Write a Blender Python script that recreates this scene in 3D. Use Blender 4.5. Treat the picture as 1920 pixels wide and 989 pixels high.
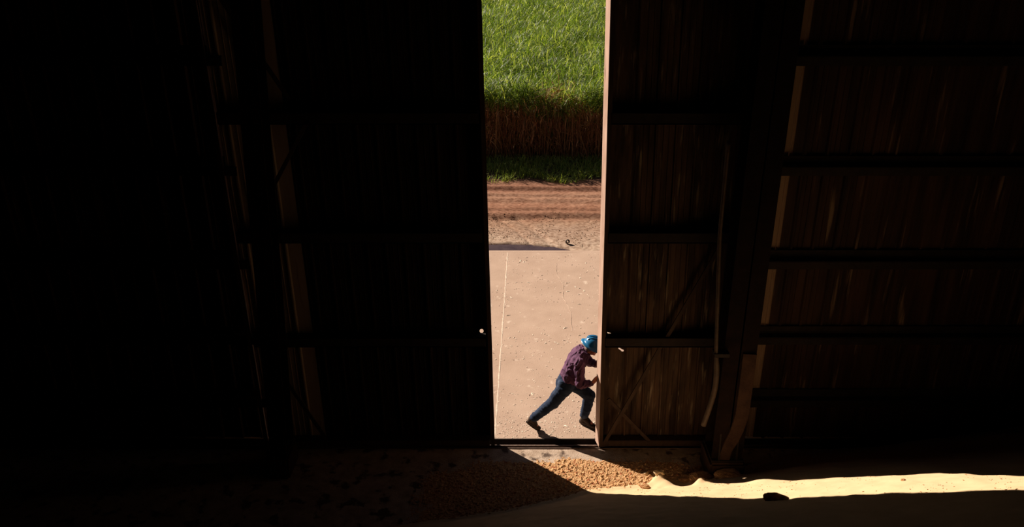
import bpy, bmesh, math, random
import numpy as np
from mathutils import Vector, Matrix, noise
from mathutils.geometry import delaunay_2d_cdt

for _o in list(bpy.data.objects): bpy.data.objects.remove(_o)
C = bpy.context.scene.collection
SC = bpy.context.scene
random.seed(7); RNG = np.random.default_rng(11)

# ------------------------------------------------------------------ camera
cam = bpy.data.cameras.new('camera'); camo = bpy.data.objects.new('camera', cam); C.objects.link(camo)
camo.location = (0, 0, 7.1)
camo.rotation_euler = (math.radians(90 - 23.2), 0, 0)
cam.sensor_width = 36; cam.lens = 36 * 1500 / 1920; cam.clip_end = 400; cam.clip_start = .05
SC.camera = camo
# ------------------------------------------------------------------ light
SUN_EL = math.radians(30.5)
w = bpy.data.worlds.new('world'); SC.world = w; w.use_nodes = True
bg = w.node_tree.nodes['Background']
sky = w.node_tree.nodes.new('ShaderNodeTexSky'); sky.sky_type = 'NISHITA'; sky.sun_disc = False
sky.sun_elevation = SUN_EL; sky.sun_rotation = math.radians(-49)
w.node_tree.links.new(sky.outputs[0], bg.inputs[0]); bg.inputs[1].default_value = .022
sun = bpy.data.lights.new('sun', 'SUN'); sun.energy = 8.6; sun.color = (1, .885, .75); sun.angle = math.radians(.5)
suno = bpy.data.objects.new('sun', sun); C.objects.link(suno)
SD = Vector((.7544 * math.cos(SUN_EL), -.6564 * math.cos(SUN_EL), -math.sin(SUN_EL)))
suno.rotation_euler = SD.to_track_quat('-Z', 'Y').to_euler(); suno.location = (-20, 20, 25)
v = SC.view_settings; v.view_transform = 'Standard'; v.look = 'None'; v.gamma = 1; v.exposure = 0; v.use_curve_mapping = False
SC.cycles.use_denoising = True
SC.cycles.max_bounces = 6; SC.cycles.diffuse_bounces = 4

# ------------------------------------------------------------------ materials
def mat(name, c1, c2=None, scale=6, stretch=(1, 1, 1), rough=.8, bump=0, bscale=30, c3=None, s3=1.5, t3=(.5, .6),
        contrast=(.35, .65), metal=0, detail=6, island=None, trans=0, spec=.3):
    m = bpy.data.materials.new(name); m.use_nodes = True
    nt = m.node_tree; N = nt.nodes; L = nt.links
    b = N['Principled BSDF']; b.inputs['Roughness'].default_value = rough; b.inputs['Metallic'].default_value = metal
    b.inputs['Specular IOR Level'].default_value = spec
    tc = N.new('ShaderNodeTexCoord'); mp = N.new('ShaderNodeMapping'); mp.inputs['Scale'].default_value = stretch
    L.new(tc.outputs['Object'], mp.inputs[0])
    def ramp(src, lo, hi, a, bb):
        r = N.new('ShaderNodeValToRGB'); L.new(src, r.inputs[0])
        r.color_ramp.elements[0].position = lo; r.color_ramp.elements[1].position = hi
        r.color_ramp.elements[0].color = (*a, 1); r.color_ramp.elements[1].color = (*bb, 1); return r
    col = None
    if c2:
        if island:
            g = N.new('ShaderNodeNewGeometry'); src = g.outputs['Random Per Island']
            col = ramp(src, 0, 1, c1, c2)
            if c3:
                e = col.color_ramp.elements.new(s3); e.color = (*c3, 1)
        else:
            n = N.new('ShaderNodeTexNoise'); n.inputs['Scale'].default_value = scale; n.inputs['Detail'].default_value = detail
            n.inputs['Roughness'].default_value = .62
            L.new(mp.outputs[0], n.inputs[0]); col = ramp(n.outputs[0], *contrast, c1, c2)
        col = col.outputs[0]
        if c3 and not island:
            n2 = N.new('ShaderNodeTexNoise'); n2.inputs['Scale'].default_value = s3; n2.inputs['Detail'].default_value = 8
            L.new(mp.outputs[0], n2.inputs[0]); f = ramp(n2.outputs[0], *t3, (0, 0, 0), (1, 1, 1))
            mx = N.new('ShaderNodeMix'); mx.data_type = 'RGBA'; L.new(f.outputs[0], mx.inputs[0]); L.new(col, mx.inputs[6])
            mx.inputs[7].default_value = (*c3, 1); col = mx.outputs[2]
        L.new(col, b.inputs['Base Color'])
    else: b.inputs['Base Color'].default_value = (*c1, 1)
    if bump:
        nb = N.new('ShaderNodeTexNoise'); nb.inputs['Scale'].default_value = bscale; nb.inputs['Detail'].default_value = 5
        L.new(mp.outputs[0], nb.inputs[0]); bu = N.new('ShaderNodeBump'); bu.inputs['Strength'].default_value = bump
        bu.inputs['Distance'].default_value = .02; L.new(nb.outputs[0], bu.inputs['Height']); L.new(bu.outputs[0], b.inputs['Normal'])
    if trans:
        t = N.new('ShaderNodeBsdfTranslucent'); ms = N.new('ShaderNodeMixShader'); ms.inputs[0].default_value = trans
        if col is not None:
            br = N.new('ShaderNodeMix'); br.data_type = 'RGBA'; br.blend_type = 'MULTIPLY'; br.inputs[0].default_value = 1
            L.new(col, br.inputs[6]); br.inputs[7].default_value = (1.5, 1.6, .55, 1); L.new(br.outputs[2], t.inputs[0])
        else: t.inputs[0].default_value = (*c1, 1)
        o = N['Material Output']; L.new(b.outputs[0], ms.inputs[1]); L.new(t.outputs[0], ms.inputs[2]); L.new(ms.outputs[0], o.inputs[0])
    m.diffuse_color = (*c1, 1)
    return m

M = {}
M['concrete'] = mat('concrete', (.435, .298, .222), (.53, .375, .285), 1.6, contrast=(.3, .7), rough=.9, bump=.25, bscale=60,
                    c3=(.64, .49, .385), s3=5.5, t3=(.64, .72), detail=9, spec=.15)
M['joint'] = mat('joint', (.74, .58, .46), (.52, .38, .29), 20, rough=.95)
M['inner_floor'] = mat('inner_floor', (.38, .27, .195), (.58, .44, .34), 6, rough=.95, bump=.4, bscale=50, c3=(.12, .08, .06), s3=5, t3=(.55, .63), spec=.1)
M['debris'] = mat('debris', (.38, .165, .06), (.78, .49, .26), 34, rough=1, bump=.7, bscale=70, c3=(.40, .13, .06), s3=15, t3=(.58, .66), spec=.05)
M['sugar'] = mat('sugar', (.59, .405, .23), (.65, .455, .265), 5, rough=.95, bump=.15, bscale=120, detail=8, spec=.1)
M['clod'] = mat('clod', (.33, .15, .07), (.62, .36, .17), 14, rough=1, bump=.6, bscale=60, spec=.05)
M['dark_clod'] = mat('dark_clod', (.16, .08, .04), (.25, .14, .07), 14, rough=1, bump=.5)
M['column_steel'] = mat('column_steel', (.007, .0035, .0025), (.015, .007, .0045), 8, rough=.85, spec=.1)
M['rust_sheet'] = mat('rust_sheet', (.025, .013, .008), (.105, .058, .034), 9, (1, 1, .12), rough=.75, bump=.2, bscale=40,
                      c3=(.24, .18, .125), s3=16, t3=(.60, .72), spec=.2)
M['shaded_sheet'] = mat('shaded_sheet', (.010, .006, .004), (.03, .018, .012), 9, (1, 1, .12), rough=.8, spec=.1)  # deep shade over most of the left leaf, put into the sheet colour
M['lit_sheet'] = mat('lit_sheet', (.36, .26, .19), (.46, .34, .25), 6, (1, 1, .1), rough=.7, c3=(.2, .11, .07), s3=10, t3=(.6, .7))  # paler colour stands in for light on the left leaf's outer strip
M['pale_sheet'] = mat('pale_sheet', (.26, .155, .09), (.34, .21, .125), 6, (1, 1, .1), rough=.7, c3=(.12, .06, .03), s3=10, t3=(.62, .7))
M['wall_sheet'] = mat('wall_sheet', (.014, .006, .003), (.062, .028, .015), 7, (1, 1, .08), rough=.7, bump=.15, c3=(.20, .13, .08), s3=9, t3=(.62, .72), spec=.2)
M['dark_steel'] = mat('dark_steel', (.012, .007, .005), (.025, .014, .009), 8, rough=.8, bump=.2)
M['frame'] = mat('frame', (.040, .021, .013), (.065, .036, .022), 14, (1, 1, .2), rough=.8, bump=.2)
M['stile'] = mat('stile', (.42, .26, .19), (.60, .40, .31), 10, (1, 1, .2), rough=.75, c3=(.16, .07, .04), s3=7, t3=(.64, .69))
M['shell'] = mat('shell', (.008, .006, .005), (.015, .010, .008), 3, rough=.95, spec=.1)
M['track'] = mat('track', (.09, .055, .04), (.16, .10, .075), 18, rough=.7, bump=.4)
M['hose'] = mat('hose', (.085, .052, .032), (.05, .03, .018), 12, rough=.6)
M['plinth'] = mat('plinth', (.032, .014, .008), (.055, .026, .015), 8, rough=.95, bump=.5)
M['soil'] = mat('soil', (.07, .04, .025), (.13, .07, .045), 5, rough=1)
M['water'] = mat('water', (.055, .034, .040), (.085, .055, .06), 4, rough=.22, spec=.5)
M['grass'] = mat('grass', (.16, .22, .05), (.50, .52, .16), island=True, trans=.3, rough=.8, c3=(.27, .37, .08), s3=.5)
M['cane_leaf'] = mat('cane_leaf', (.06, .105, .02), (.46, .48, .17), island=True, trans=.45, rough=.5, c3=(.14, .20, .035), s3=.62, spec=.35)
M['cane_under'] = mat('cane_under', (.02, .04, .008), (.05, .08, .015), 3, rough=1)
M['dry_leaf'] = mat('dry_leaf', (.22, .09, .045), (.72, .46, .26), island=True, trans=.15, rough=.9, c3=(.34, .14, .07), s3=.7)
M['stalk'] = mat('stalk', (.16, .08, .035), (.36, .20, .09), island=True, rough=.7)
M['chip'] = mat('chip', (.10, .05, .035), (.85, .72, .58), island=True, rough=1, c3=(.75, .6, .46), s3=.25)
M['skin'] = mat('skin', (.66, .24, .16), (.60, .20, .13), 30, rough=.55)
M['hair'] = mat('hair', (.32, .24, .2), (.22, .16, .13), 60, rough=.9)
M['shirt'] = mat('shirt', (.115, .050, .098), (.155, .070, .125), 12, rough=.9, bump=.2, bscale=90, spec=.15)
M['jeans'] = mat('jeans', (.018, .027, .055), (.032, .048, .088), 9, rough=.9, bump=.12, bscale=120, c3=(.08, .11, .17), s3=6, t3=(.6, .75), spec=.15)
M['leather'] = mat('leather', (.025, .013, .009), (.055, .032, .02), 20, rough=.7)
M['sole'] = mat('sole', (.02, .014, .012), rough=.9)
M['helmet'] = mat('helmet', (.022, .18, .38), rough=.28, spec=.6)
M['belt'] = mat('belt', (.12, .05, .03), rough=.6)

# ground outside: sandy shoulder by the apron, red wheel-worn road beyond it (colour follows the road, broken by noise)
def road_mat():
    m = bpy.data.materials.new('dirt_road'); m.use_nodes = True; nt = m.node_tree; N = nt.nodes; L = nt.links; b = N['Principled BSDF']
    b.inputs['Roughness'].default_value = 1; b.inputs['Specular IOR Level'].default_value = .05
    tc = N.new('ShaderNodeTexCoord'); sp = N.new('ShaderNodeSeparateXYZ'); L.new(tc.outputs['Object'], sp.inputs[0])
    n = N.new('ShaderNodeTexNoise'); n.inputs['Scale'].default_value = 1.3; n.inputs['Detail'].default_value = 8; L.new(tc.outputs['Object'], n.inputs[0])
    ma = N.new('ShaderNodeMath'); ma.operation = 'MULTIPLY_ADD'; L.new(n.outputs[0], ma.inputs[0]); ma.inputs[1].default_value = 1.6; L.new(sp.outputs[1], ma.inputs[2])
    mr = N.new('ShaderNodeMapRange'); L.new(ma.outputs[0], mr.inputs[0]); mr.inputs[1].default_value = 17.5; mr.inputs[2].default_value = 24.5
    r = N.new('ShaderNodeValToRGB'); L.new(mr.outputs[0], r.inputs[0]); e = r.color_ramp.elements
    e[0].position = .12; e[0].color = (.52, .385, .29, 1); e[1].position = .95; e[1].color = (.34, .19, .13, 1)
    for p, c in ((.26, (.44, .30, .22)), (.37, (.40, .25, .17)), (.44, (.30, .155, .10)), (.56, (.33, .165, .105)), (.66, (.40, .225, .15)), (.8, (.29, .14, .09))):
        x = e.new(p); x.color = (*c, 1)
    mp = N.new('ShaderNodeMapping'); mp.inputs['Scale'].default_value = (1.1, 2.2, 1); L.new(tc.outputs['Object'], mp.inputs[0])
    n2 = N.new('ShaderNodeTexNoise'); n2.inputs['Scale'].default_value = 11; n2.inputs['Detail'].default_value = 8; L.new(mp.outputs[0], n2.inputs[0])
    r2 = N.new('ShaderNodeValToRGB'); L.new(n2.outputs[0], r2.inputs[0]); r2.color_ramp.elements[0].position = .35; r2.color_ramp.elements[1].position = .6
    r2.color_ramp.elements[0].color = (.52, .44, .40, 1); r2.color_ramp.elements[1].color = (1, 1, 1, 1)
    mx = N.new('ShaderNodeMix'); mx.data_type = 'RGBA'; mx.blend_type = 'MULTIPLY'; mx.inputs[0].default_value = 1
    L.new(r.outputs[0], mx.inputs[6]); L.new(r2.outputs[0], mx.inputs[7]); L.new(mx.outputs[2], b.inputs['Base Color'])
    return m
M['road'] = road_mat()

# ------------------------------------------------------------------ helpers
def link(name, me, m, parent=None):
    o = bpy.data.objects.new(name, me); C.objects.link(o)
    if m is not None: me.materials.append(M[m] if isinstance(m, str) else m)
    if parent is not None:
        o.parent = parent; o.location = -Vector(parent.location) if parent.parent is None else (0, 0, 0)
    return o
def tag(o, label=None, cat=None, group=None, kind=None):
    if label: o['label'] = label
    if cat: o['category'] = cat
    if group: o['group'] = group
    if kind: o['kind'] = kind
    return o
def empty(name, loc=(0, 0, 0)):
    o = bpy.data.objects.new(name, None); o.empty_display_size = .2; C.objects.link(o); o.location = loc; return o
def from_arrays(name, V, F, m, parent=None, smooth=False):
    me = bpy.data.meshes.new(name); me.from_pydata(V, [], F); me.update()
    if smooth: me.polygons.foreach_set('use_smooth', [True] * len(me.polygons))
    return link(name, me, m, parent)
def box_bm(bm, x0, x1, y0, y1, z0, z1, bev=0):
    r = bmesh.ops.create_cube(bm, size=1)
    for q in r['verts']: q.co = Vector((x0 + (q.co.x + .5) * (x1 - x0), y0 + (q.co.y + .5) * (y1 - y0), z0 + (q.co.z + .5) * (z1 - z0)))
    if bev:
        es = list({e for q in r['verts'] for e in q.link_edges}); bmesh.ops.bevel(bm, geom=es, offset=bev, segments=2, affect='EDGES')
def from_bm(name, bm, m, parent=None, smooth=False):
    bmesh.ops.recalc_face_normals(bm, faces=bm.faces)
    me = bpy.data.meshes.new(name); bm.to_mesh(me); bm.free()
    if smooth: me.polygons.foreach_set('use_smooth', [True] * len(me.polygons))
    return link(name, me, m, parent)
def boxes(name, bs, m, parent=None, bev=0, shear=0):
    bm = bmesh.new()
    for b in bs: box_bm(bm, *b, bev=bev)
    if shear:
        for q in bm.verts: q.co.x -= shear * q.co.z
    return from_bm(name, bm, m, parent)
def bar_bm(bm, p, q, a, b, up=Vector((0, 1, 0))):
    p = Vector(p); q = Vector(q); d = (q - p).normalized(); s = d.cross(up).normalized(); u = s.cross(d)
    vs = []
    for e in (p, q):
        for i, j in ((-1, -1), (1, -1), (1, 1), (-1, 1)): vs.append(bm.verts.new(e + s * i * a / 2 + u * j * b / 2))
    for f in ((0, 1, 2, 3), (7, 6, 5, 4), (0, 4, 5, 1), (1, 5, 6, 2), (2, 6, 7, 3), (3, 7, 4, 0)): bm.faces.new([vs[k] for k in f])
def tube(name, pts, rad, m, parent=None, n=10):
    bm = bmesh.new(); rings = []
    P = [Vector(p) for p in pts]; R = rad if isinstance(rad, (list, tuple)) else [rad] * len(P)
    for i, p in enumerate(P):
        d = (P[min(i + 1, len(P) - 1)] - P[max(i - 1, 0)]).normalized(); s = d.cross(Vector((.13, 1, .21))).normalized(); u = d.cross(s)
        rings.append([bm.verts.new(p + (s * math.cos(2 * math.pi * k / n) + u * math.sin(2 * math.pi * k / n)) * R[i]) for k in range(n)])
    for a, b in zip(rings, rings[1:]):
        for k in range(n): bm.faces.new((a[k], a[(k + 1) % n], b[(k + 1) % n], b[k]))
    bm.faces.new(rings[0]); bm.faces.new(rings[-1])
    return from_bm(name, bm, m, parent, smooth=True)
def fbm(x, y, s, seed=0, oct=4):
    return noise.fractal(Vector((x * s + seed * 13.7, y * s - seed * 7.1, seed)), 1, 2, oct)
def grid(name, xs, ys, fz, m, parent=None, smooth=True, keep=None):
    V = []; idx = {}
    for j, y in enumerate(ys):
        for i, x in enumerate(xs): V.append((x, y, fz(x, y)))
    nx = len(xs); F = []
    for j in range(len(ys) - 1):
        for i in range(nx - 1):
            if keep is None or keep(V[j * nx + i], V[(j + 1) * nx + i + 1]): F.append((j * nx + i, j * nx + i + 1, (j + 1) * nx + i + 1, (j + 1) * nx + i))
    return from_arrays(name, V, F, m, parent, smooth)
def lin(a, b, s):
    n = max(1, round((b - a) / s)); return [a + (b - a) * i / n for i in range(n + 1)]

# profiled steel sheeting in the x-z plane, ribs standing out towards -y; holes are cut through the flat pans
def sheeting(name, x0, x1, z0, z1, Y, m, parent, pitch=.27, rib=.05, depth=.028, minor=(), holes=(), shear=0, dent=.004, rows=.5):
    prof = [(x0, 0)]; x = x0 + pitch * .4; pans = []
    while x + rib < x1:
        for mx in minor:
            q = x - pitch + rib + mx
            if q > prof[-1][0] + .01 and q + .016 < x: prof += [(q, 0), (q + .006, .007), (q + .012, 0)]
        prof += [(x, 0), (x + rib * .28, depth), (x + rib * .72, depth), (x + rib, 0)]; x += pitch
    prof.append((x1, 0))
    zs = lin(z0, z1, rows)
    for hx, hz, hr, *_ in holes:
        zs = [z for z in zs if abs(z - hz) > .09] + [hz - .05, hz + .05]
    zs = sorted(zs)
    # a pan with a hole in it gets its ribs pushed aside
    for hx, hz, hr, *_ in holes:
        prof = [p for p in prof if abs(p[0] - hx) > .07 or p[0] in (x0, x1)]
        prof += [(hx - .05, 0), (hx + .05, 0)]
    prof = sorted(prof)
    bm = bmesh.new(); G = []
    for z in zs: G.append([bm.verts.new((px - shear * z, Y - d + dent * noise.noise(Vector((px * 1.7, z * .9, Y))), z)) for px, d in prof])
    for j in range(len(zs) - 1):
        for i in range(len(prof) - 1):
            hh = [h for h in holes if abs(h[0] - .05 - prof[i][0]) < 1e-6 and abs(h[1] - .05 - zs[j]) < 1e-6]
            q = (G[j][i], G[j][i + 1], G[j + 1][i + 1], G[j + 1][i])
            if not hh: bm.faces.new(q); continue
            hx, hz, outline = hh[0][0], hh[0][1], hh[0][3]
            ring = [(hx + a - shear * hz, hz + b) for a, b in outline]
            pts = [Vector((t.co.x, t.co.z)) for t in q] + [Vector(r) for r in ring]
            k = len(ring); ed = [(0, 1), (1, 2), (2, 3), (3, 0)] + [(4 + a, 4 + (a + 1) % k) for a in range(k)]
            vv, _, ff, *_ = delaunay_2d_cdt(pts, ed, [], 0, 1e-6)
            vm = [q[a] if a < 4 else bm.verts.new((vv[a][0], Y, vv[a][1])) for a in range(len(vv))]
            from mathutils.geometry import intersect_point_tri_2d
            for f in ff:
                c = sum((Vector(vv[a]) for a in f), Vector((0, 0))) / len(f)
                ins = False
                for a in range(k):
                    (xa, ya), (xb, yb) = ring[a], ring[(a + 1) % k]
                    if (ya > c.y) != (yb > c.y) and c.x < (xb - xa) * (c.y - ya) / (yb - ya) + xa: ins = not ins
                if not ins: bm.faces.new([vm[a] for a in f])
    me = bpy.data.meshes.new(name); bm.to_mesh(me); bm.free()
    return link(name, me, m, parent)

# ------------------------------------------------------------------ shed shell
S = lambda o, label=None: tag(o, label, None, None, 'structure')
S(boxes('wall_left', [(-12.3, -12, -14, 10.2, -.2, 11.2)], 'shell'))
S(boxes('wall_right', [(12, 12.3, -14, 10.2, -.2, 11.2)], 'shell'))
S(boxes('wall_back', [(-12.3, 12.3, -14.3, -14, -.2, 11.2)], 'shell'))
S(boxes('ceiling', [(-12.6, 12.6, -14.4, 10.3, 11.2, 11.4)], 'shell'))
S(grid('floor', lin(-12, 12, .12), lin(7.0, 9.70, .06), lambda x, y: .004 * fbm(x, y, 4, 1), 'inner_floor'))
S(boxes('trim_1', [(-12, 12, -14, 7.05, -.3, -.02)], 'inner_floor'), 'bare concrete slab under the sugar heap')

wf = S(empty('wall_front', (0, 9.95, 0)), 'corrugated rusty steel front wall of the shed around the tall doorway')
WY = 9.98
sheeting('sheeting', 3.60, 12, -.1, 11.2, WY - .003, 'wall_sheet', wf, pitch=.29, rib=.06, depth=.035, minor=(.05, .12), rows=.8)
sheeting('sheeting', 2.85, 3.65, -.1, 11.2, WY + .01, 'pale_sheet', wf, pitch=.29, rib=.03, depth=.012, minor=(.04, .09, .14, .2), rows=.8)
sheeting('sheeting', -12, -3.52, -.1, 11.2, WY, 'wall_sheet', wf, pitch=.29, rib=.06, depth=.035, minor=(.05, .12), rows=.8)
boxes('lintel', [(-3.8, 3.62, 9.9, 10.05, 7.3, 11.2)], 'shell', wf)
for z in (.74, 1.77, 2.92, 4.22, 5.6, 7.0, 8.6):
    bm = bmesh.new()
    for a, b in ((3.3, 12), (-12, -3.5)):
        box_bm(bm, a, b, WY - .17, WY - .045, z - .006, z + .006); box_bm(bm, a, b, WY - .17, WY - .16, z - .11, z + .0); box_bm(bm, a, b, WY - .055, WY - .045, z - .0, z + .12)
    from_bm('girt', bm, 'dark_steel', wf)

# ------------------------------------------------------------------ steel columns with their bases
def column(x, y0, y1, wd, label, shear=0, brace=True, name='steel_column'):
    r = empty(name, (x, (y0 + y1) / 2, 0)); tag(r, label, 'column', None, 'structure')
    bm = bmesh.new()
    box_bm(bm, x - wd / 2, x + wd / 2, y0, y0 + .02, .35, 11.2); box_bm(bm, x - wd / 2, x + wd / 2, y1 - .02, y1, .35, 11.2)
    box_bm(bm, x - .01, x + .01, y0, y1, .35, 11.2)
    if shear:
        for q in bm.verts: q.co.x += shear * q.co.z
    from_bm('shaft', bm, 'column_steel', r)
    boxes('base_plate', [(x - wd / 2 - .01, x + wd / 2 + .01, y0 - .06, y1 + .06, .33, .36)], 'dark_steel', r, bev=.005)
    for s in (-.12, .12):
        bm = bmesh.new()
        vs = [bm.verts.new(p) for p in ((x + s - .01, y0 - .05, .36), (x + s - .01, y0, .36), (x + s - .01, y0, .75), (x + s + .01, y0 - .05, .36), (x + s + .01, y0, .36), (x + s + .01, y0, .75))]
        for f in ((0, 1, 2), (5, 4, 3), (0, 3, 4, 1), (1, 4, 5, 2), (2, 5, 3, 0)): bm.faces.new([vs[k] for k in f])
        from_bm('gusset', bm, 'dark_steel', r)
    boxes('plinth', [(x - wd / 2 - .03, x + wd / 2 + .03, y0 - .10, y1 + .08, -.02, .335)], 'plinth', r, bev=.03)
    return r
cr = column(2.93, 8.98, 9.38, .42, 'dark steel column on a brown plinth, right of the doorway, hose hanging beside it')
# crumpled guard plate bent around the foot of the right-hand column
bm = bmesh.new(); prev = None
for k, (z, xo) in enumerate(((.36, -.12), (.5, -.10), (.66, -.06), (.82, -.01), (.98, .02), (1.14, .035), (1.5, .035), (2.0, .03))):
    a = bm.verts.new((2.93 + xo, 8.95, z)); b = bm.verts.new((2.93 + xo + .17 - .03 * (k < 2), 8.935, z)); c = bm.verts.new((2.93 + xo + .17, 8.975, z)); d = bm.verts.new((2.93 + xo, 8.978, z))
    if prev:
        for i in range(4): bm.faces.new((prev[i], prev[(i + 1) % 4], (a, b, c, d)[(i + 1) % 4], (a, b, c, d)[i]))
    else: bm.faces.new((a, b, c, d))
    prev = (a, b, c, d)
bm.faces.new(prev)
from_bm('guard_plate', bm, 'plinth', cr)
column(-3.22, 9.08, 9.42, .24, 'dark steel column, left of the left door leaf', shear=.045)

# ------------------------------------------------------------------ sliding door leaves (the two leaves hang slightly out of plumb)
SH = .0205
h_round = [(.028 * math.cos(a * math.pi / 5), .033 * math.sin(a * math.pi / 5)) for a in range(10)]
h_hook = [(-.042, .043), (-.006, .030), (.018, .018), (.022, -.03), (-.002, -.045), (-.014, -.03), (-.006, .0), (-.03, .018)]
h_slit = [(-.04, .026), (-.018, .024), (.01, .002), (.036, -.006), (.040, -.030), (.014, -.034), (-.006, -.012), (-.034, .008)]
def door_leaf(name, x0, x1, holes, label, splay, rails, sh):
    r = S(empty(name, ((x0 + x1) / 2, 9.78, 0)), label)
    z0, z1 = .02, 7.5
    for xa, xb, mm in (((x0 + .05, x0 + .90, 'lit_sheet'), (x0 + .88, x1 - .05, 'shaded_sheet')) if splay == '' else ((x0 + .05, x1 - .05, 'rust_sheet'),)):  # left leaf: lit end strip and shaded remainder painted by sheet colour
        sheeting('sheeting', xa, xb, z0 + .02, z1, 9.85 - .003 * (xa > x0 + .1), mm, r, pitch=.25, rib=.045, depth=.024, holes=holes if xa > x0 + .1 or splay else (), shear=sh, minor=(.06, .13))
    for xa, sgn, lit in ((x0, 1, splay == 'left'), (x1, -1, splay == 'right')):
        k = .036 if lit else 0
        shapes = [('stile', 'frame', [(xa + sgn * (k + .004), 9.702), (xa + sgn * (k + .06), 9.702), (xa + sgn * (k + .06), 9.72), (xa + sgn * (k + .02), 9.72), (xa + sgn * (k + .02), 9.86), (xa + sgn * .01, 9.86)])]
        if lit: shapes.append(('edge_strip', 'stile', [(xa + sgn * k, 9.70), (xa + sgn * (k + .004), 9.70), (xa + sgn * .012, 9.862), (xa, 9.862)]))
        for nm, mt, ring in shapes:
            bm = bmesh.new(); n = 14; prev = None; q_ = len(ring)
            for j in range(n + 1):
                z = z0 + (z1 - z0) * j / n
                cur = [bm.verts.new((a - sh * z + .003 * noise.noise(Vector((z * 2, xa, 0))), b, z)) for a, b in ring]
                if prev:
                    for i in range(q_): bm.faces.new((prev[i], prev[(i + 1) % q_], cur[(i + 1) % q_], cur[i]))
                else: bm.faces.new(cur)
                prev = cur
            bm.faces.new(prev)
            from_bm(nm, bm, mt, r)
    for z in rails:
        bm = bmesh.new()
        box_bm(bm, x0 + .09, x1 - .09, 9.69, 9.82, z - .10, z - .085); box_bm(bm, x0 + .09, x1 - .09, 9.69, 9.70, z - .10, z + .05); box_bm(bm, x0 + .09, x1 - .09, 9.69, 9.82, z + .04, z + .05)
        for q in bm.verts: q.co.x -= sh * q.co.z
        from_bm('rail', bm, 'dark_steel', r)
    boxes('rail', [(x0 + .08, x1 - .08, 9.70, 9.84, .03, .13)], 'frame', r, bev=.006)
    return r
rails = (1.785, 3.33, 4.9, 6.6)
d1 = door_leaf('door_1', -3.62, -.245, [(-.43 + SH * 1.86, 1.86, 0, h_round)], 'left sliding door leaf, rusty sheeting, near darkness and a lit end strip put into its colour, with one round bullet-sized hole', '', rails, SH * .8)
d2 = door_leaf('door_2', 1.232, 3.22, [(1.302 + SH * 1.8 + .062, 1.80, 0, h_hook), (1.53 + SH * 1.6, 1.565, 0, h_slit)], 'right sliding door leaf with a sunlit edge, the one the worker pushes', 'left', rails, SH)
for p, q in (((1.35, 9.70, .10), (2.06, 9.70, 1.70)), ((1.37, 9.71, .84), (2.0, 9.71, .12)), ((2.12, 9.72, 1.80), (2.75, 9.72, 3.23))):
    bm = bmesh.new(); bar_bm(bm, p, q, .05, .02); from_bm('brace', bm, 'frame', d2)
for p, q in (((-3.4, 9.70, 3.4), (-2.5, 9.70, 4.85)), ((-3.5, 9.71, 6.5), (-2.7, 9.71, 5.1)), ((-3.4, 9.70, 1.6), (-2.7, 9.70, .15))):
    bm = bmesh.new(); bar_bm(bm, p, q, .05, .02); from_bm('brace', bm, 'frame', d1)
# handle bracket at the left end of the left leaf
boxes('handle', [(-3.30, -3.24, 9.60, 9.70, 1.78, 2.02), (-3.36, -3.18, 9.66, 9.70, 1.84, 1.90)], 'dark_steel', d1, bev=.01)

# ------------------------------------------------------------------ threshold with the door track
tr = tag(empty('door_track', (0, 9.8, 0)), 'rusty steel floor track that crosses the doorway threshold', None, None, 'structure')
boxes('trench', [(-12, 12, 9.69, 9.93, -.16, -.12)], 'soil', tr)
boxes('edge_angle', [(-12, 12, 9.695, 9.71, -.12, .012), (-12, 12, 9.68, 9.71, -.002, .012)], 'track', tr)
boxes('edge_angle', [(-12, 12, 9.915, 9.93, -.12, .004)], 'dark_steel', tr)
boxes('guide_rail', [(-12, 12, 9.77, 9.80, -.12, -.012)], 'track', tr)

# ------------------------------------------------------------------ outside ground
def apron_z(x, y): return .003 * fbm(x, y, 1.3, 3)
ap = S(grid('apron', lin(-14, 16, .2), lin(9.93, 17.3, .2) , apron_z, 'concrete'), 'pale sunlit concrete apron outside the doorway')
boxes('apron_edge', [(-14, 16, 17.2, 17.34, -.3, .001)], 'concrete', ap)
def strip(name, pts, wd, z, m, parent):
    V = []; F = []
    for i, (x, y) in enumerate(pts):
        ww = wd * (.5 + .8 * abs(noise.noise(Vector((x * 3, y * 5, 2)))))
        jx = .012 * noise.noise(Vector((0, y * 6, 4)))
        V += [(x - ww + jx, y, z - .006), (x + jx, y, z + .004), (x + ww + jx, y, z - .006)]
        if i:
            a = 3 * i; F += [(a - 3, a - 2, a + 1, a), (a - 2, a - 1, a + 2, a + 1)]
    return from_arrays(name, V, F, m, parent, True)
strip('joint_line', [(-.255 + (y - 9.95) * .0215, y) for y in lin(9.95, 17.2, .06)], .024, .004, 'joint', ap)
strip('crack', [(.95 - (17 - y) * -.0 + .35 * ((17 - y) / 3.4) ** 1.0 * .6 + .03 * math.sin(y * 5), y) for y in lin(13.4, 16.6, .06)], .005, .002, 'joint', ap)
strip('joint_line', [(-3.9 + (y - 9.95) * .02, y) for y in lin(9.95, 17.2, .12)], .016, .004, 'joint', ap)
strip('joint_line', [(3.5 + (y - 9.95) * .02, y) for y in lin(9.95, 17.2, .12)], .016, .004, 'joint', ap)

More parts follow.
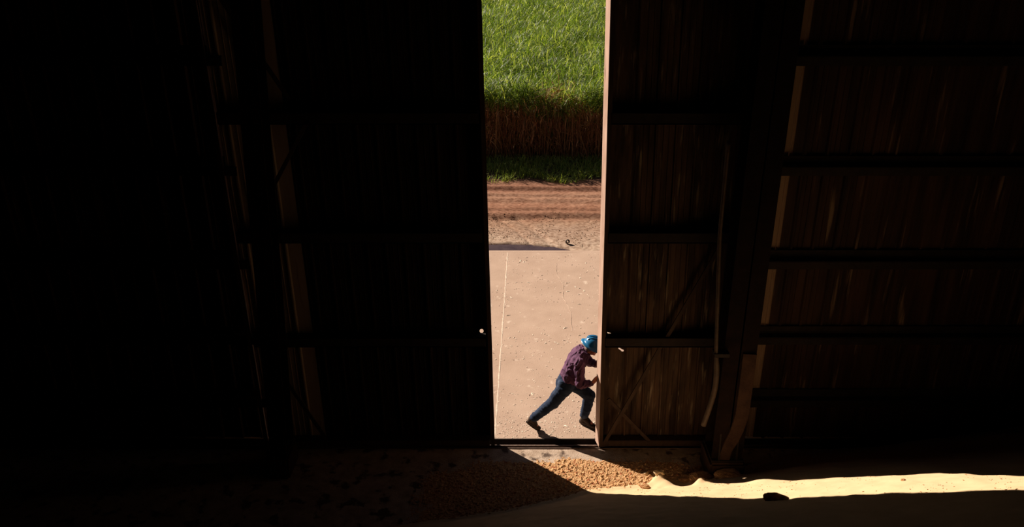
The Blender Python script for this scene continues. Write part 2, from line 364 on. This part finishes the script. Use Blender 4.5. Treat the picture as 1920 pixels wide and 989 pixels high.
def pit(x, y):  # hollow that holds the puddle beside the apron edge
    a = (x + .1) / 1.75; b = (y - 17.42) / (.50 - .10 * max(0, min(1, (x - .1) / .9)) + .05 * noise.noise(Vector((x * 4, 0, 7))))
    return max(0, 1 - a * a - b * b)
def road_z(x, y):
    z = .012 * fbm(x, y, 2.2, 5, 6) + .008 * fbm(x, y, 9, 6, 3)
    for yc, wd, dp in ((19.6, .16, .05), (20.9, .2, .04), (21.35, .12, .035), (22.05, .13, .05), (20.2, .1, .02)):
        yc2 = yc + .06 * math.sin(x * .7 + yc) + .05 * noise.noise(Vector((x * 1.5, yc, 0)))
        d = (y - yc2) / wd; z -= dp * math.exp(-d * d) - dp * .8 * math.exp(-((d - 1.7) ** 2))
    # two tyre tracks curving off the apron
    for off in (0, .42, .52):
        xc = -.35 + off + (19.6 - y) * .55 - .05 * (19.6 - y) ** 2
        if 17.6 < y < 19.7:
            d = (x - xc) / .05; z -= .03 * math.exp(-d * d)
    z -= .09 * min(1, pit(x, y) * 2.6)
    z -= .03
    if y < 17.8: z += .02 * max(0, 1 - abs(y - 17.45) / .3) * (x > .9)
    return z
S(grid('dirt_road', lin(-5, 7, .045), lin(17.3, 23.2, .045), road_z, 'road'), 'red dirt road with wheel ruts and a sandy shoulder between apron and grass')
S(grid('road_beyond', lin(-14, -5, .3) , lin(17.3, 23.2, .1), lambda x, y: road_z(x, y) if x < -4.8 else -.03, 'road'), 'dirt road continuing past the left of the doorway')
S(grid('road_beyond', lin(7, 16, .3), lin(17.3, 23.2, .1), road_z, 'road'), 'dirt road continuing past the right of the doorway')
# puddle
n = 40; V = [(-.1, 17.42, -.065)]; F = []
for k in range(n):
    a = 2 * math.pi * k / n; rx = 1.9; ry = .60
    V.append((-.1 + rx * math.cos(a), max(17.345, 17.42 + ry * math.sin(a)), -.065)); F.append((0, k + 1, (k + 1) % n + 1))
tag(from_arrays('puddle', V, F, 'water'), 'dark muddy puddle at the far edge of the concrete apron', 'puddle', None, 'thing')

def rock(name, loc, r, m, label=None, cat='stone', group=None, sq=(1, 1, .6), seed=0, amp=.35):
    bm = bmesh.new(); bmesh.ops.create_icosphere(bm, subdivisions=3, radius=1)
    for q in bm.verts:
        d = 1 + amp * noise.fractal(q.co * 1.3 + Vector((seed * 3.1, 0, seed)), 1, 2, 4)
        q.co = Vector((q.co.x * sq[0], q.co.y * sq[1], q.co.z * sq[2])) * r * d
    o = from_bm(name, bm, m, None, smooth=False); o.location = loc; tag(o, label, cat, group); return o
bm = bmesh.new(); R = []
for k in range(20):
    a = 2 * math.pi * k / 20; R.append([bm.verts.new((rr * math.cos(a), yy, rr * math.sin(a))) for rr, yy in ((.046, -.04), (.050, -.03), (.046, .05), (.034, .04), (.030, -.04))])
for k in range(20):
    for i in range(5): bm.faces.new((R[k][i], R[k][(i + 1) % 5], R[(k + 1) % 20][(i + 1) % 5], R[(k + 1) % 20][i]))
pr = from_bm('pipe_ring', bm, 'leather', None, True); pr.location = (1.33, 17.82, .035); pr.rotation_euler = (-.5, 0, .3)
tag(pr, 'small dark hollow ring lying on the sand beside the puddle', 'pipe ring')

S(grid('field_soil', lin(-16, 24, .5), lin(23.1, 90, .7), lambda x, y: -.02 + .02 * fbm(x, y, .8, 8), 'soil'), 'dark soil under the sugarcane and grass')

# ------------------------------------------------------------------ vegetation as ribbons (vectorised)
def ribbons(name, base, d0, length, droop, width, m, seg=4, lean=None):
    n = len(base); az = d0[:, 0]; el = d0[:, 1]
    t = np.linspace(0, 1, seg + 1)
    P = np.zeros((n, seg + 1, 3)); P[:, 0] = base; e = el.copy(); step = length / seg
    for i in range(1, seg + 1):
        P[:, i, 0] = P[:, i - 1, 0] + np.cos(az) * np.cos(e) * step
        P[:, i, 1] = P[:, i - 1, 1] + np.sin(az) * np.cos(e) * step
        P[:, i, 2] = P[:, i - 1, 2] + np.sin(e) * step
        e = e - droop / seg
    tw = az + np.pi / 2 + RNG.normal(0, .5, n)
    side = np.stack([np.cos(tw), np.sin(tw), RNG.normal(0, .3, n)], 1)
    wprof = np.array([.6, 1, .9, .6, .12]) if seg == 4 else np.interp(t, [0, .3, .7, 1], [.7, 1, .7, .1])
    off = side[:, None, :] * (width[:, None] * wprof[None, :] / 2)[:, :, None]
    V = np.stack([P - off, P + off], 2).reshape(-1, 3)
    b = (np.arange(n) * (seg + 1) * 2)[:, None] + (np.arange(seg) * 2)[None, :]
    F = np.stack([b, b + 1, b + 3, b + 2], 2).reshape(-1, 4)
    me = bpy.data.meshes.new(name); me.vertices.add(len(V)); me.vertices.foreach_set('co', V.astype(np.float32).ravel())
    me.loops.add(F.size); me.loops.foreach_set('vertex_index', F.astype(np.int32).ravel())
    me.polygons.add(len(F)); me.polygons.foreach_set('loop_start', np.arange(len(F), dtype=np.int32) * 4)
    me.update(calc_edges=True); me.validate()
    return link(name, me, m)
def spread(n, y0, y1, pw=1.0):   # denser where the doorway looks, thinner to the sides
    y = y0 + (y1 - y0) * RNG.random(n) ** pw
    cx = .055 * y; sd = .075 * y + 1.0
    x = np.where(RNG.random(n) < .8, cx + (RNG.random(n) * 2 - 1) * sd * 1.5, -14 + 34 * RNG.random(n))
    return x, y
def field_h(x, y): return 2.15 + .28 * np.sin(x * 1.1 + y * .35) * np.cos(y * .7 - x * .3) + .20 * np.sin(x * 2.7 - y * 1.3) * np.sin(x * .8 + y * 1.9)
nL = 90000
x, y = spread(nL, 25.2, 78, 1.45); h = field_h(x, y)
z = h - .9 + RNG.random(nL) * .8 + .12 * np.sin(x * 4.1) * np.sin(x * 1.7 + y); front = y < 26.2; zc = 1.25 + .38 * np.sin(x * 2.3 + 1) * np.sin(x * .9) + .2 * np.sin(x * 6.1); z = np.where(front & (z < zc), zc + RNG.random(nL) * .6, z)
far = 1 + np.clip((y - 35) / 45, 0, 1) * .8
o = ribbons('sugarcane_field', np.stack([x, y, z], 1), np.stack([RNG.random(nL) * 2 * np.pi, RNG.normal(1.08, .36, nL)], 1),
            RNG.uniform(.35, .85, nL), RNG.uniform(.5, 2.8, nL), RNG.uniform(.013, .034, nL) * far, 'cane_leaf')
tag(o, 'bright green sugarcane leaves filling the field beyond the dirt road', 'sugarcane', None, 'stuff')
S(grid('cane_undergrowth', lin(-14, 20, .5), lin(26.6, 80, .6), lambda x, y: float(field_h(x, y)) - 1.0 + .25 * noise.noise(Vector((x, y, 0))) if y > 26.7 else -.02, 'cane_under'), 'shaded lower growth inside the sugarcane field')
# dry front face: upright stalks and hanging dead leaves
n = 2600; x = RNG.uniform(-7, 11, n); y = 25.15 + 1.5 * RNG.random(n)
o = ribbons('dry_cane_stalks', np.stack([x, y, np.zeros(n)], 1), np.stack([RNG.random(n) * 6.3, RNG.normal(1.43, .15, n)], 1), RNG.uniform(1.1, 2.1, n), RNG.normal(.0, .15, n), RNG.uniform(.02, .035, n), 'stalk')
tag(o, 'brown upright cane stalks along the shaded front of the field', 'sugarcane', None, 'stuff')
n = 12000; x = RNG.uniform(-7, 11, n); y = 24.95 + 1.1 * RNG.random(n); z = .1 + (1.65 + .45 * np.sin(x * 1.9 - 1) * np.sin(x * .7 + .4)) * RNG.random(n) ** .8
o = ribbons('dry_cane_leaves', np.stack([x, y, z], 1), np.stack([RNG.random(n) * 6.3, RNG.normal(.6, .7, n)], 1), RNG.uniform(.22, .75, n), RNG.uniform(.8, 3.4, n), RNG.uniform(.010, .026, n), 'dry_leaf')
tag(o, 'dry reddish brown cane leaves hanging low at the front of the field', 'dry leaves', None, 'stuff')
n = 16000; x = RNG.uniform(-6, 9, n); y = 22.75 + 2.5 * RNG.random(n); 
y = np.where(y < 23.3, y + .25 * np.sin(x * 3) + .2 * RNG.random(n), y)
pt = np.array([noise.noise(Vector((a * .8, b * 1.2, 3))) for a, b in zip(x, y)])
k = (pt > -.25) | (RNG.random(n) < .35); x, y = x[k], y[k]; n = len(x)
o = ribbons('grass_verge', np.stack([x, y, np.full(n, -.03)], 1), np.stack([RNG.random(n) * 6.3, RNG.normal(1.1, .3, n)], 1), RNG.uniform(.10, .34, n), RNG.uniform(.3, 1.6, n), RNG.uniform(.010, .02, n), 'grass')
tag(o, 'low green grass on the verge between road and sugarcane', 'grass', None, 'stuff')

# chips of cane and leaf litter scattered on the apron
def scatter_chips(name, pts, sizes, m, flat=.25):
    V = []; F = []
    for (x, y, z), s in zip(pts, sizes):
        a = random.random() * 6.3; l = s * random.uniform(.8, 1.7); b = len(V); ca, sa = math.cos(a), math.sin(a)
        for px, py, pz in ((-l, -.3 * s, 0), (l, -.4 * s, 0), (.8 * l, .5 * s, 0), (-.7 * l, .6 * s, 0), (.2 * l, .1 * s, flat * s * 2)):
            V.append((x + px * ca - py * sa, y + px * sa + py * ca, z + pz))
        F += [(b, b + 1, b + 4), (b + 1, b + 2, b + 4), (b + 2, b + 3, b + 4), (b + 3, b, b + 4)]
    return from_arrays(name, V, F, m)
pts = []; sz = []
while len(pts) < 2600:
    x = random.uniform(-3, 5); y = 9.95 + 7.2 * random.random() ** 1.3
    if noise.noise(Vector((x * 1.3, y * 1.3, 9))) + .35 * random.random() > .05: pts.append((x, y, .003)); sz.append(random.uniform(.004, .017) * (1 + (random.random() < .06)))
for _ in range(1000):
    pts.append((random.uniform(-1.2, 2.5), 9.94 + abs(random.gauss(0, .45)), .003)); sz.append(random.uniform(.003, .012))
tag(scatter_chips('leaf_litter', pts, sz, 'chip', flat=.14), 'pale and dark flecks of cane litter strewn over the concrete apron', 'litter', None, 'stuff')

pts = []; sz = []
while len(pts) < 2000:
    x = random.uniform(-3, 6); y = random.uniform(17.6, 20.0)
    if noise.noise(Vector((x * 1.1, y * 1.4, 19))) - .25 * abs(y - 18.6) + .5 * random.random() > .12 and pit(x, y) <= 0 and (x - 1.33) ** 2 + ((y - 17.8) * .5) ** 2 > .02: pts.append((x, y, road_z(x, y) + .002)); sz.append(random.uniform(.005, .018))
tag(scatter_chips('road_litter', pts, sz, 'dark_clod', flat=.35), 'dark crumbs and trash scattered over the sandy road shoulder', 'litter', None, 'stuff')

# ------------------------------------------------------------------ inside: debris carpet and sugar heap
def heap_plane(x, y): return .1636 * x - .6319 * y + 5.301 - float(np.interp(x, [0, 1, 2, 2.7, 3.4, 4.0, 4.5, 5.2], [0, -.02, .03, .045, .01, -.04, -.05, 0]))
def heap_z(x, y):
    p = heap_plane(x, y)
    p += .022 * fbm(x, y, 1.3, 21, 3) + .010 * fbm(x, y, 5, 22, 4)
    if x < .9: p -= .10 * max(0, min(1, (.9 - x))) * max(0, y - 8) 
    for cx, cy, s, a in ((2.02, 8.97, .085, .17), (2.10, 8.86, .11, .07), (1.80, 9.10, .05, .05), (2.36, 8.74, .10, -.07), (2.50, 8.63, .06, .09), (2.60, 8.58, .07, .03), (2.25, 8.85, .10, -.05), (3.12, 8.05, .16, .05), (2.02, 8.68, .05, -.03), (3.0, 7.0, .10, -.03), (2.75, 8.66, .22, .03), (1.85, 8.72, .08, -.03)):
        d = ((x - cx) ** 2 + (y - cy) ** 2) / (s * s)
        if d < 9: p += a * math.exp(-d)
    if p < .05: p = .05 * math.exp((p - .05) / .05) if p > -.3 else -.05     # soft toe
    if p < .008: p = -.04
    if y < 1.0: p = min(p, 4.6 + .03 * fbm(x, y, 1, 3))
    return p
S_heap = grid('sugar_heap', lin(-11.9, -1.6, .15) + lin(-1.6, 6.2, .03)[1:] + lin(6.2, 11.9, .12)[1:], lin(-6, 4.5, .25) + lin(4.5, 9.66, .03)[1:], heap_z, 'sugar',
     keep=lambda a, b: max(a[2], b[2]) > -.03)
tag(S_heap, 'big smooth sugar heap sloping up from the shed floor, one sunlit band across it', 'sugar heap', None, 'stuff')
def debris_z(x, y):
    m_ = max(0, 1 - ((x - .9) / 2.7) ** 2) * max(0, min(1, (9.64 - y) / .6)) * max(0, min(1, (y - 7.7) / .4))
    lump = max(0, fbm(x, y, 24, 31, 3)) * .024 + .010 * abs(fbm(x, y, 52, 33, 2))
    edge = fbm(x, y, 2.5, 35, 3) * .25
    return -.012 + (lump + .016) * max(0, min(1, m_ * 2.2 + edge - .25))
tag(grid('fallen_debris', lin(-2.2, 3.4, .013), lin(7.8, 9.66, .013), debris_z, 'debris', smooth=False, keep=lambda a, b: max(a[2], b[2]) > -.004), 'orange-brown lumpy sugar debris trodden across the floor inside the doorway', 'debris', None, 'stuff')
cl = [((2.03, 8.99, .16), .055, 'pale brown sugar clod crowning the first peak of the sunlit band'),
      ((1.87, 9.10, .06), .035, 'small sugar clod just inside the shadow edge of the sunlit band'),
      ((1.80, 8.78, .07), .05, 'reddish clod lying in the sunlit sand before the first peak'),
      ((2.62, 8.86, .16), .13, 'large mound of heap sand, shade put into its reddish brown colour, behind the sunlit band'),  # the flat clods stand for heap sand in shade, browned in colour
      ((2.92, 8.72, .22), .12, 'wide mound of heap sand, shade put into its reddish brown colour, beside the column plinth'),
      ((2.42, 8.95, .10), .08, 'flat mound of heap sand, browned for its shade, between the sunlit peak and the large mounds'),
      ((2.87, 6.99, 1.26), .085, 'clod with its shaded side put into a dark colour, on the lower shadow edge of the sunlit band'),
      ((4.05, 6.72, 1.78), .02, 'tiny brown clod in the middle of the sunlit band')]
for i, (loc, r, lab) in enumerate(cl):
    zz = heap_z(loc[0], loc[1])
    rock('sugar_clod', (loc[0], loc[1], max(zz, 0) + r * .15), r, 'dark_clod' if i == 6 else 'clod' if i not in (0, 1) else 'sugar', lab, 'clod', None, (1.5, 1, .75) if i == 6 else (1.6, 1.1, .4) if i in (3, 4, 5) else (1.3, 1, .7), seed=i + 2)  # dark material on the lower-edge clod paints its shaded side

pts = []; sz = []
while len(pts) < 420:
    t = random.uniform(.5, 6.5); u = random.uniform(-.1, 1.2); x = -.1 + .754 * t + .656 * u; y = 9.7 - .656 * t + .754 * u
    if .1 < heap_z(x, y) and (noise.noise(Vector((x * 2, y * 2, 4))) > .1 or random.random() < .12) and y < 9.4: pts.append((x, y, heap_z(x, y))); sz.append(random.uniform(.003, .010))
tag(scatter_chips('heap_crumbs', pts, sz, 'clod', flat=.4), 'small brown crumbs sprinkled on the sunlit band of the sugar heap', 'crumbs', None, 'stuff')
# ------------------------------------------------------------------ hanging hose beside the right column
kn = ((.95, 2.535), (1.27, 2.60), (1.55, 2.64), (1.86, 2.625), (1.98, 2.60), (2.5, 2.56), (3.67, 2.475), (4.8, 2.46))
hz = lin(.95, 4.8, .06)
pts = [(float(np.interp(z, [a for a, b in kn], [b for a, b in kn])), 8.9, z) for z in hz]
for _ in range(3): pts = [pts[0]] + [((a[0] + b[0] + c[0]) / 3, 8.9, b[2]) for a, b, c in zip(pts, pts[1:], pts[2:])] + [pts[-1]]
ho = tube('hose', pts, [.024 + .012 * min(1, max(0, (2.05 - p[2]) / .2)) for p in pts], 'hose')
tag(ho, 'pale flexible hose hanging down in front of the right column', 'hose')
boxes('clamp', [(2.57, 2.76, 8.86, 9.0, 2.0, 2.05)], 'dark_steel', ho)

# ------------------------------------------------------------------ the worker
def limb(bm, p, r1, q, r2, flat=1.0, axis=None, n=16):
    p = Vector(p); q = Vector(q); d = q - p; L = d.length; d.normalize()
    ax = Vector(axis) if axis else Vector((0, 1, 0))
    s = (ax - d * ax.dot(d)); s = s.normalized() if s.length > .01 else d.orthogonal().normalized(); u = d.cross(s)
    prof = [(-r1 * math.cos(a), r1 * math.sin(a)) for a in [math.pi / 2 * k / 5 for k in range(1, 6)]]
    prof += [(L + r2 * math.sin(a), r2 * math.cos(a)) for a in [math.pi / 2 * k / 5 for k in range(0, 5)]]
    rings = [[bm.verts.new(p + d * t + (s * math.cos(2 * math.pi * k / n) * rr + u * math.sin(2 * math.pi * k / n) * rr * flat)) for k in range(n)] for t, rr in prof]
    for a, b in zip(rings, rings[1:]):
        for k in range(n): bm.faces.new((a[k], a[(k + 1) % n], b[(k + 1) % n], b[k]))
    c0 = bm.verts.new(p - d * r1); c1 = bm.verts.new(q + d * r2)
    for k in range(n): bm.faces.new((c0, rings[0][(k + 1) % n], rings[0][k])); bm.faces.new((c1, rings[-1][k], rings[-1][(k + 1) % n]))
def ell(bm, c, r, rot=None):
    R = bmesh.ops.create_icosphere(bm, subdivisions=3, radius=1)
    for q in R['verts']:
        p = Vector((q.co.x * r[0], q.co.y * r[1], q.co.z * r[2]))
        if rot: p = rot @ p
        q.co = p + Vector(c)
def organic(name, bm, m, parent, vox=.008, sm=4, wr=None):
    bmesh.ops.recalc_face_normals(bm, faces=bm.faces)
    me = bpy.data.meshes.new(name); bm.to_mesh(me); bm.free()
    o = bpy.data.objects.new(name, me); C.objects.link(o)
    r = o.modifiers.new('r', 'REMESH'); r.mode = 'VOXEL'; r.voxel_size = vox
    s = o.modifiers.new('s', 'SMOOTH'); s.iterations = sm; s.factor = .5
    bpy.context.view_layer.update()
    dg = bpy.context.evaluated_depsgraph_get(); me2 = bpy.data.meshes.new_from_object(o.evaluated_get(dg))
    bpy.data.objects.remove(o)
    if wr:
        nr = [q.normal.copy() for q in me2.vertices]
        for q, nn in zip(me2.vertices, nr): q.co += nn * wr(q.co, nn)
    me2.polygons.foreach_set('use_smooth', [True] * len(me2.polygons)); me2.update(); me2.name = name
    me2.materials.clear()
    return link(name, me2, m, parent)

PX = empty('person', (.8, 10.2, 0))
tag(PX, 'person in blue hard hat, purple shirt and jeans leaning to push the door leaf', 'person')
hipR, hipL = (.80, 10.12, .80), (.86, 10.28, .80)
kR, aR = (.60, 10.12, .50), (.315, 10.15, .205)
kL, aL = (1.165, 10.26, .545), (1.105, 10.29, .14)
shR, shL = (.965, 10.00, 1.25), (1.01, 10.40, 1.25)
elR, wrR = (.985, 9.915, .955), (1.155, 9.86, 1.01)
elL, wrL = (1.16, 10.43, 1.02), (1.225, 10.16, 1.14)
hd = Vector((1.165, 10.2, 1.40)); up = Vector((.40, 0, .917)); fw = Vector((.917, 0, -.40)); sd = Vector((0, -1, 0))
H = lambda a, b, c: hd + fw * a + up * b + sd * c

def hand(bm, wr, palm_dir, finger_dir, thumb_dir, curl_to):
    w0 = Vector(wr); pd = Vector(palm_dir).normalized(); fd = Vector(finger_dir).normalized(); across = fd.cross(pd).normalized()
    pc = w0 + fd * .055
    for k in (-1.5, -.5, .5, 1.5): limb(bm, w0 + across * k * .012, .016, w0 + fd * .085 + across * k * .019, .012)
    for k, (off, ln) in enumerate(((-1.5, .062), (-.5, .076), (.5, .080), (1.5, .068))):
        a = w0 + fd * .088 + across * off * .020; b = a + fd * ln * .5 + pd * ln * .08; c = b + fd * ln * .25 + pd * ln * .32
        limb(bm, a, .0092, b, .0085, n=10); limb(bm, b, .0085, c, .0075, n=10)
    t0 = w0 + fd * .03 - across * .028 * (1 if Vector(thumb_dir).dot(across) < 0 else -1); td = Vector(thumb_dir).normalized()
    limb(bm, t0, .013, t0 + td * .035 + fd * .025, .0105, n=10); limb(bm, t0 + td * .035 + fd * .025, .0105, t0 + td * .042 + fd * .058, .009, n=10)

bm = bmesh.new()
limb(bm, hipR, .085, kR, .055); limb(bm, kR, .052, aR, .036); limb(bm, hipL, .085, kL, .055); limb(bm, kL, .052, aL, .036)
limb(bm, aR, .036, (.375, 10.15, .06), .032); limb(bm, aL, .036, (1.24, 10.18, .045), .03)
limb(bm, (.83, 10.2, .83), .135, (.88, 10.2, 1.0), .135, .75); limb(bm, (.88, 10.2, 1.0), .135, (.965, 10.2, 1.20), .16, .72)
limb(bm, (.97, 10.08, 1.24), .06, (.99, 10.32, 1.24), .06)
limb(bm, (.99, 10.2, 1.25), .065, H(-.03, -.07, 0), .055)
limb(bm, shR, .055, elR, .042); limb(bm, elR, .040, wrR, .027); limb(bm, shL, .055, elL, .042); limb(bm, elL, .040, wrL, .027)
# head with face: skull, jaw, brow, nose, lips, chin, ears
fr = Matrix((fw, -sd, up)).transposed()
ell(bm, H(-.008, .03, 0), (.098, .076, .10), fr); ell(bm, H(.022, -.045, 0), (.068, .058, .068), fr); ell(bm, H(.072, -.088, 0), (.022, .026, .020), fr)
limb(bm, H(.092, .008, 0), .009, H(.106, -.03, 0), .014, n=10); ell(bm, H(.10, -.034, .012), (.010, .009, .009), fr); ell(bm, H(.10, -.034, -.012), (.010, .009, .009), fr)
for s in (-1, 1):
    limb(bm, H(.086, .026, s * .012), .010, H(.074, .026, s * .048), .010, n=10)
    ell(bm, H(.052, -.022, s * .045), (.022, .018, .020), fr)
    ell(bm, H(-.008, -.005, s * .080), (.020, .009, .034), fr)
ell(bm, H(.088, -.056, 0), (.010, .024, .006), fr); ell(bm, H(.086, -.066, 0), (.010, .021, .007), fr)
hand(bm, wrR, (0.3, -.5, .1), (.42, -.02, .62), (.1, 1, .25), None)
hand(bm, wrL, (.8, -.4, 0), (.15, -.75, .35), (-.1, .1, 1), None)
body = organic('body', bm, 'skin', PX, vox=.0048, sm=3)
# eyes
for s in (-1, 1):
    bm = bmesh.new(); ell(bm, H(.074, .004, s * .031), (.011, .012, .008), fr); from_bm('eye', bm, 'sole', PX, True)
bm = bmesh.new(); ell(bm, H(-.016, .032, 0), (.100, .081, .100), fr); ell(bm, H(-.05, -.03, 0), (.055, .066, .05), fr)
organic('hair', bm, 'hair', PX, vox=.008, sm=2)

def wr_shirt(p, n_):
    f = noise.noise(Vector((p.x * 8 + p.z * 5, p.y * 7, p.z * 9 - p.x * 5))) * .009
    u = p.x * 20 - p.z * 11; v_ = p.z * 9 + p.x * 7
    f += .013 * (1 - abs(noise.noise(Vector((u, p.y * 9, v_))))) ** 7 - .004
    f += .004 * (1 - abs(noise.noise(Vector((p.x * 9 + 5, p.y * 13, p.z * 24 + p.x * 9))))) ** 8
    return f
bm = bmesh.new()
limb(bm, (.825, 10.2, .86), .165, (.88, 10.2, 1.02), .175, .80); limb(bm, (.88, 10.2, 1.02), .175, (.965, 10.2, 1.21), .190, .78)
limb(bm, (.93, 10.06, 1.25), .082, (.97, 10.34, 1.25), .082); limb(bm, (.955, 10.2, 1.25), .10, (1.06, 10.2, 1.325), .068)
limb(bm, shR, .080, elR, .068); limb(bm, elR, .066, Vector(wrR) - Vector((.02, 0, .01)), .043)
limb(bm, shL, .080, elL, .066); limb(bm, elL, .064, Vector(wrL), .043)
ell(bm, (.90, 10.2, .93), (.15, .17, .09))
organic('shirt', bm, 'shirt', PX, vox=.0075, sm=5, wr=wr_shirt)
# collar
bm = bmesh.new(); cc = Vector((1.06, 10.2, 1.325)); ca = Vector((.45, 0, .75)).normalized(); cs = ca.cross(Vector((0, 1, 0))).normalized(); n = 24; R = []
for k in range(n + 1):
    a = .5 + (2 * math.pi - 1.0) * k / n; dd = cs * math.cos(a) + Vector((0, 1, 0)) * math.sin(a)
    R.append([bm.verts.new(cc + dd * .068 - ca * .01), bm.verts.new(cc + dd * .072 + ca * .035), bm.verts.new(cc + dd * .098 + ca * .002), bm.verts.new(cc + dd * .09 - ca * .02)])
for a, b in zip(R, R[1:]):
    for i in range(4): bm.faces.new((a[i], b[i], b[(i + 1) % 4], a[(i + 1) % 4]))
bm.faces.new(R[0]); bm.faces.new(R[-1])
from_bm('collar', bm, 'shirt', PX, True)

def wr_jean(p, n_):
    return noise.noise(Vector((p.x * 10 - p.z * 6, p.y * 6, p.z * 12 + p.x * 8))) * .010 + .006 * (1 - abs(noise.noise(Vector((p.x * 9, p.y * 7, p.z * 16 + p.x * 8))))) ** 6 + .010 * math.sin(p.z * 75 + p.x * 15 + 3 * noise.noise(p * 5)) * max(0, .34 - p.z) * 2.2
bm = bmesh.new()
limb(bm, (.81, 10.2, .86), .145, (.79, 10.2, .79), .155, .92); ell(bm, (.765, 10.12, .82), (.10, .10, .11)); ell(bm, (.775, 10.27, .82), (.10, .10, .11))
limb(bm, hipR, .122, kR, .090); limb(bm, kR, .088, Vector(aR) + Vector((.02, 0, .02)), .066)
limb(bm, hipL, .120, kL, .088); limb(bm, kL, .086, Vector(aL) + Vector((0, 0, .05)), .068)
organic('jeans', bm, 'jeans', PX, vox=.0075, sm=5, wr=wr_jean)

def boot(heel, ball, toe, ankle, sole_n):
    heel, ball, toe, ankle, sn = map(Vector, (heel, ball, toe, ankle, sole_n)); sn.normalize()
    bm = bmesh.new()
    limb(bm, heel, .040, ball, .045, .9); limb(bm, ball, .045, toe, .036, .85); limb(bm, (heel + ankle) / 2 * 1.0, .045, ankle, .052)
    limb(bm, ankle, .050, (ball + ankle * .35) / 1.35, .042)
    b = organic('boot', bm, 'leather', PX, vox=.0065, sm=4)
    f = (toe - heel).normalized(); s = f.cross(sn).normalized(); bm = bmesh.new(); n = 28; A = []; B = []
    L = (toe - heel).length
    for k in range(n):
        a = 2 * math.pi * k / n; t = (1 + math.cos(a)) / 2
        p = heel - f * .04 + f * t * (L + .08) + s * math.sin(a) * (.036 + .014 * t) * (1.0 if True else 1) 
        h0 = .038
        A.append(bm.verts.new(p - sn * h0)); B.append(bm.verts.new(p - sn * (h0 - .02)))
    bm.faces.new(A); bm.faces.new(B)
    for k in range(n): bm.faces.new((A[k], A[(k + 1) % n], B[(k + 1) % n], B[k]))
    so = from_bm('sole', bm, 'sole', PX); so.parent = b; so.location = (0, 0, 0)
    bm = bmesh.new()
    for i in range(4):
        c = ankle.lerp(ball, .35 + .13 * i) + sn * (.048 - .004 * i); bar_bm(bm, c - s * .022, c + s * .022, .006, .006, f)
    la = from_bm('laces', bm, 'stile', PX); la.parent = b; la.location = (0, 0, 0)
boot((.262, 10.15, .155), (.365, 10.15, .060), (.405, 10.15, .040), (.305, 10.15, .215), (.62, 0, .78))
boot((1.065, 10.315, .052), (1.215, 10.20, .05), (1.275, 10.155, .045), (1.105, 10.29, .13), (0, 0, 1))

# hard hat
bm = bmesh.new(); n = 40; prof = [(.172, .022), (.174, .028), (.150, .036), (.132, .040), (.130, .06), (.122, .095), (.104, .128), (.072, .150), (.035, .160)]
rings = []
for rr, hh in prof:
    rg = []
    for k in range(n):
        a = 2 * math.pi * k / n; ex = 1.10; r2 = rr * (1 + (.06 * max(0, math.cos(a)) if rr > .14 else 0))
        rg.append(bm.verts.new(H(math.cos(a) * r2 * ex - .004, hh + .012 * (rr > .14) * (-1) * abs(math.sin(a)) ** 2 + .012, math.sin(a) * r2)))
    rings.append(rg)
for a, b in zip(rings, rings[1:]):
    for k in range(n): bm.faces.new((a[k], a[(k + 1) % n], b[(k + 1) % n], b[k]))
top = bm.verts.new(H(-.004, .175, 0))
for k in range(n): bm.faces.new((rings[-1][k], rings[-1][(k + 1) % n], top))
hat = from_bm('hard_hat', bm, 'helmet', PX, True)
hat.modifiers.new('solid', 'SOLIDIFY').thickness = .004
for off, wd, ht in ((0, .016, .012), (-.045, .007, .007), (.045, .007, .007)):
    bm = bmesh.new(); R = []
    for k in range(17):
        a = math.radians(-62 + 124 * k / 16) ; rx, rz = .138, .124
        for_ = [(-wd, -.012), (-wd * .6, ht), (wd * .6, ht), (wd, -.012)]
        cz = math.sqrt(max(0, 1 - (off / .14) ** 2))
        R.append([bm.verts.new(H(math.sin(a) * (rx + h_) * 1.02 - .004, .058 + math.cos(a) * (rz * cz + h_), off + w_)) for w_, h_ in for_])
    for a, b in zip(R, R[1:]):
        for i in range(4): bm.faces.new((a[i], a[(i + 1) % 4], b[(i + 1) % 4], b[i]))
    bm.faces.new(R[0]); bm.faces.new(R[-1])
    q = from_bm('ridge', bm, 'helmet', PX, True); q.parent = hat; q.location = (0, 0, 0)
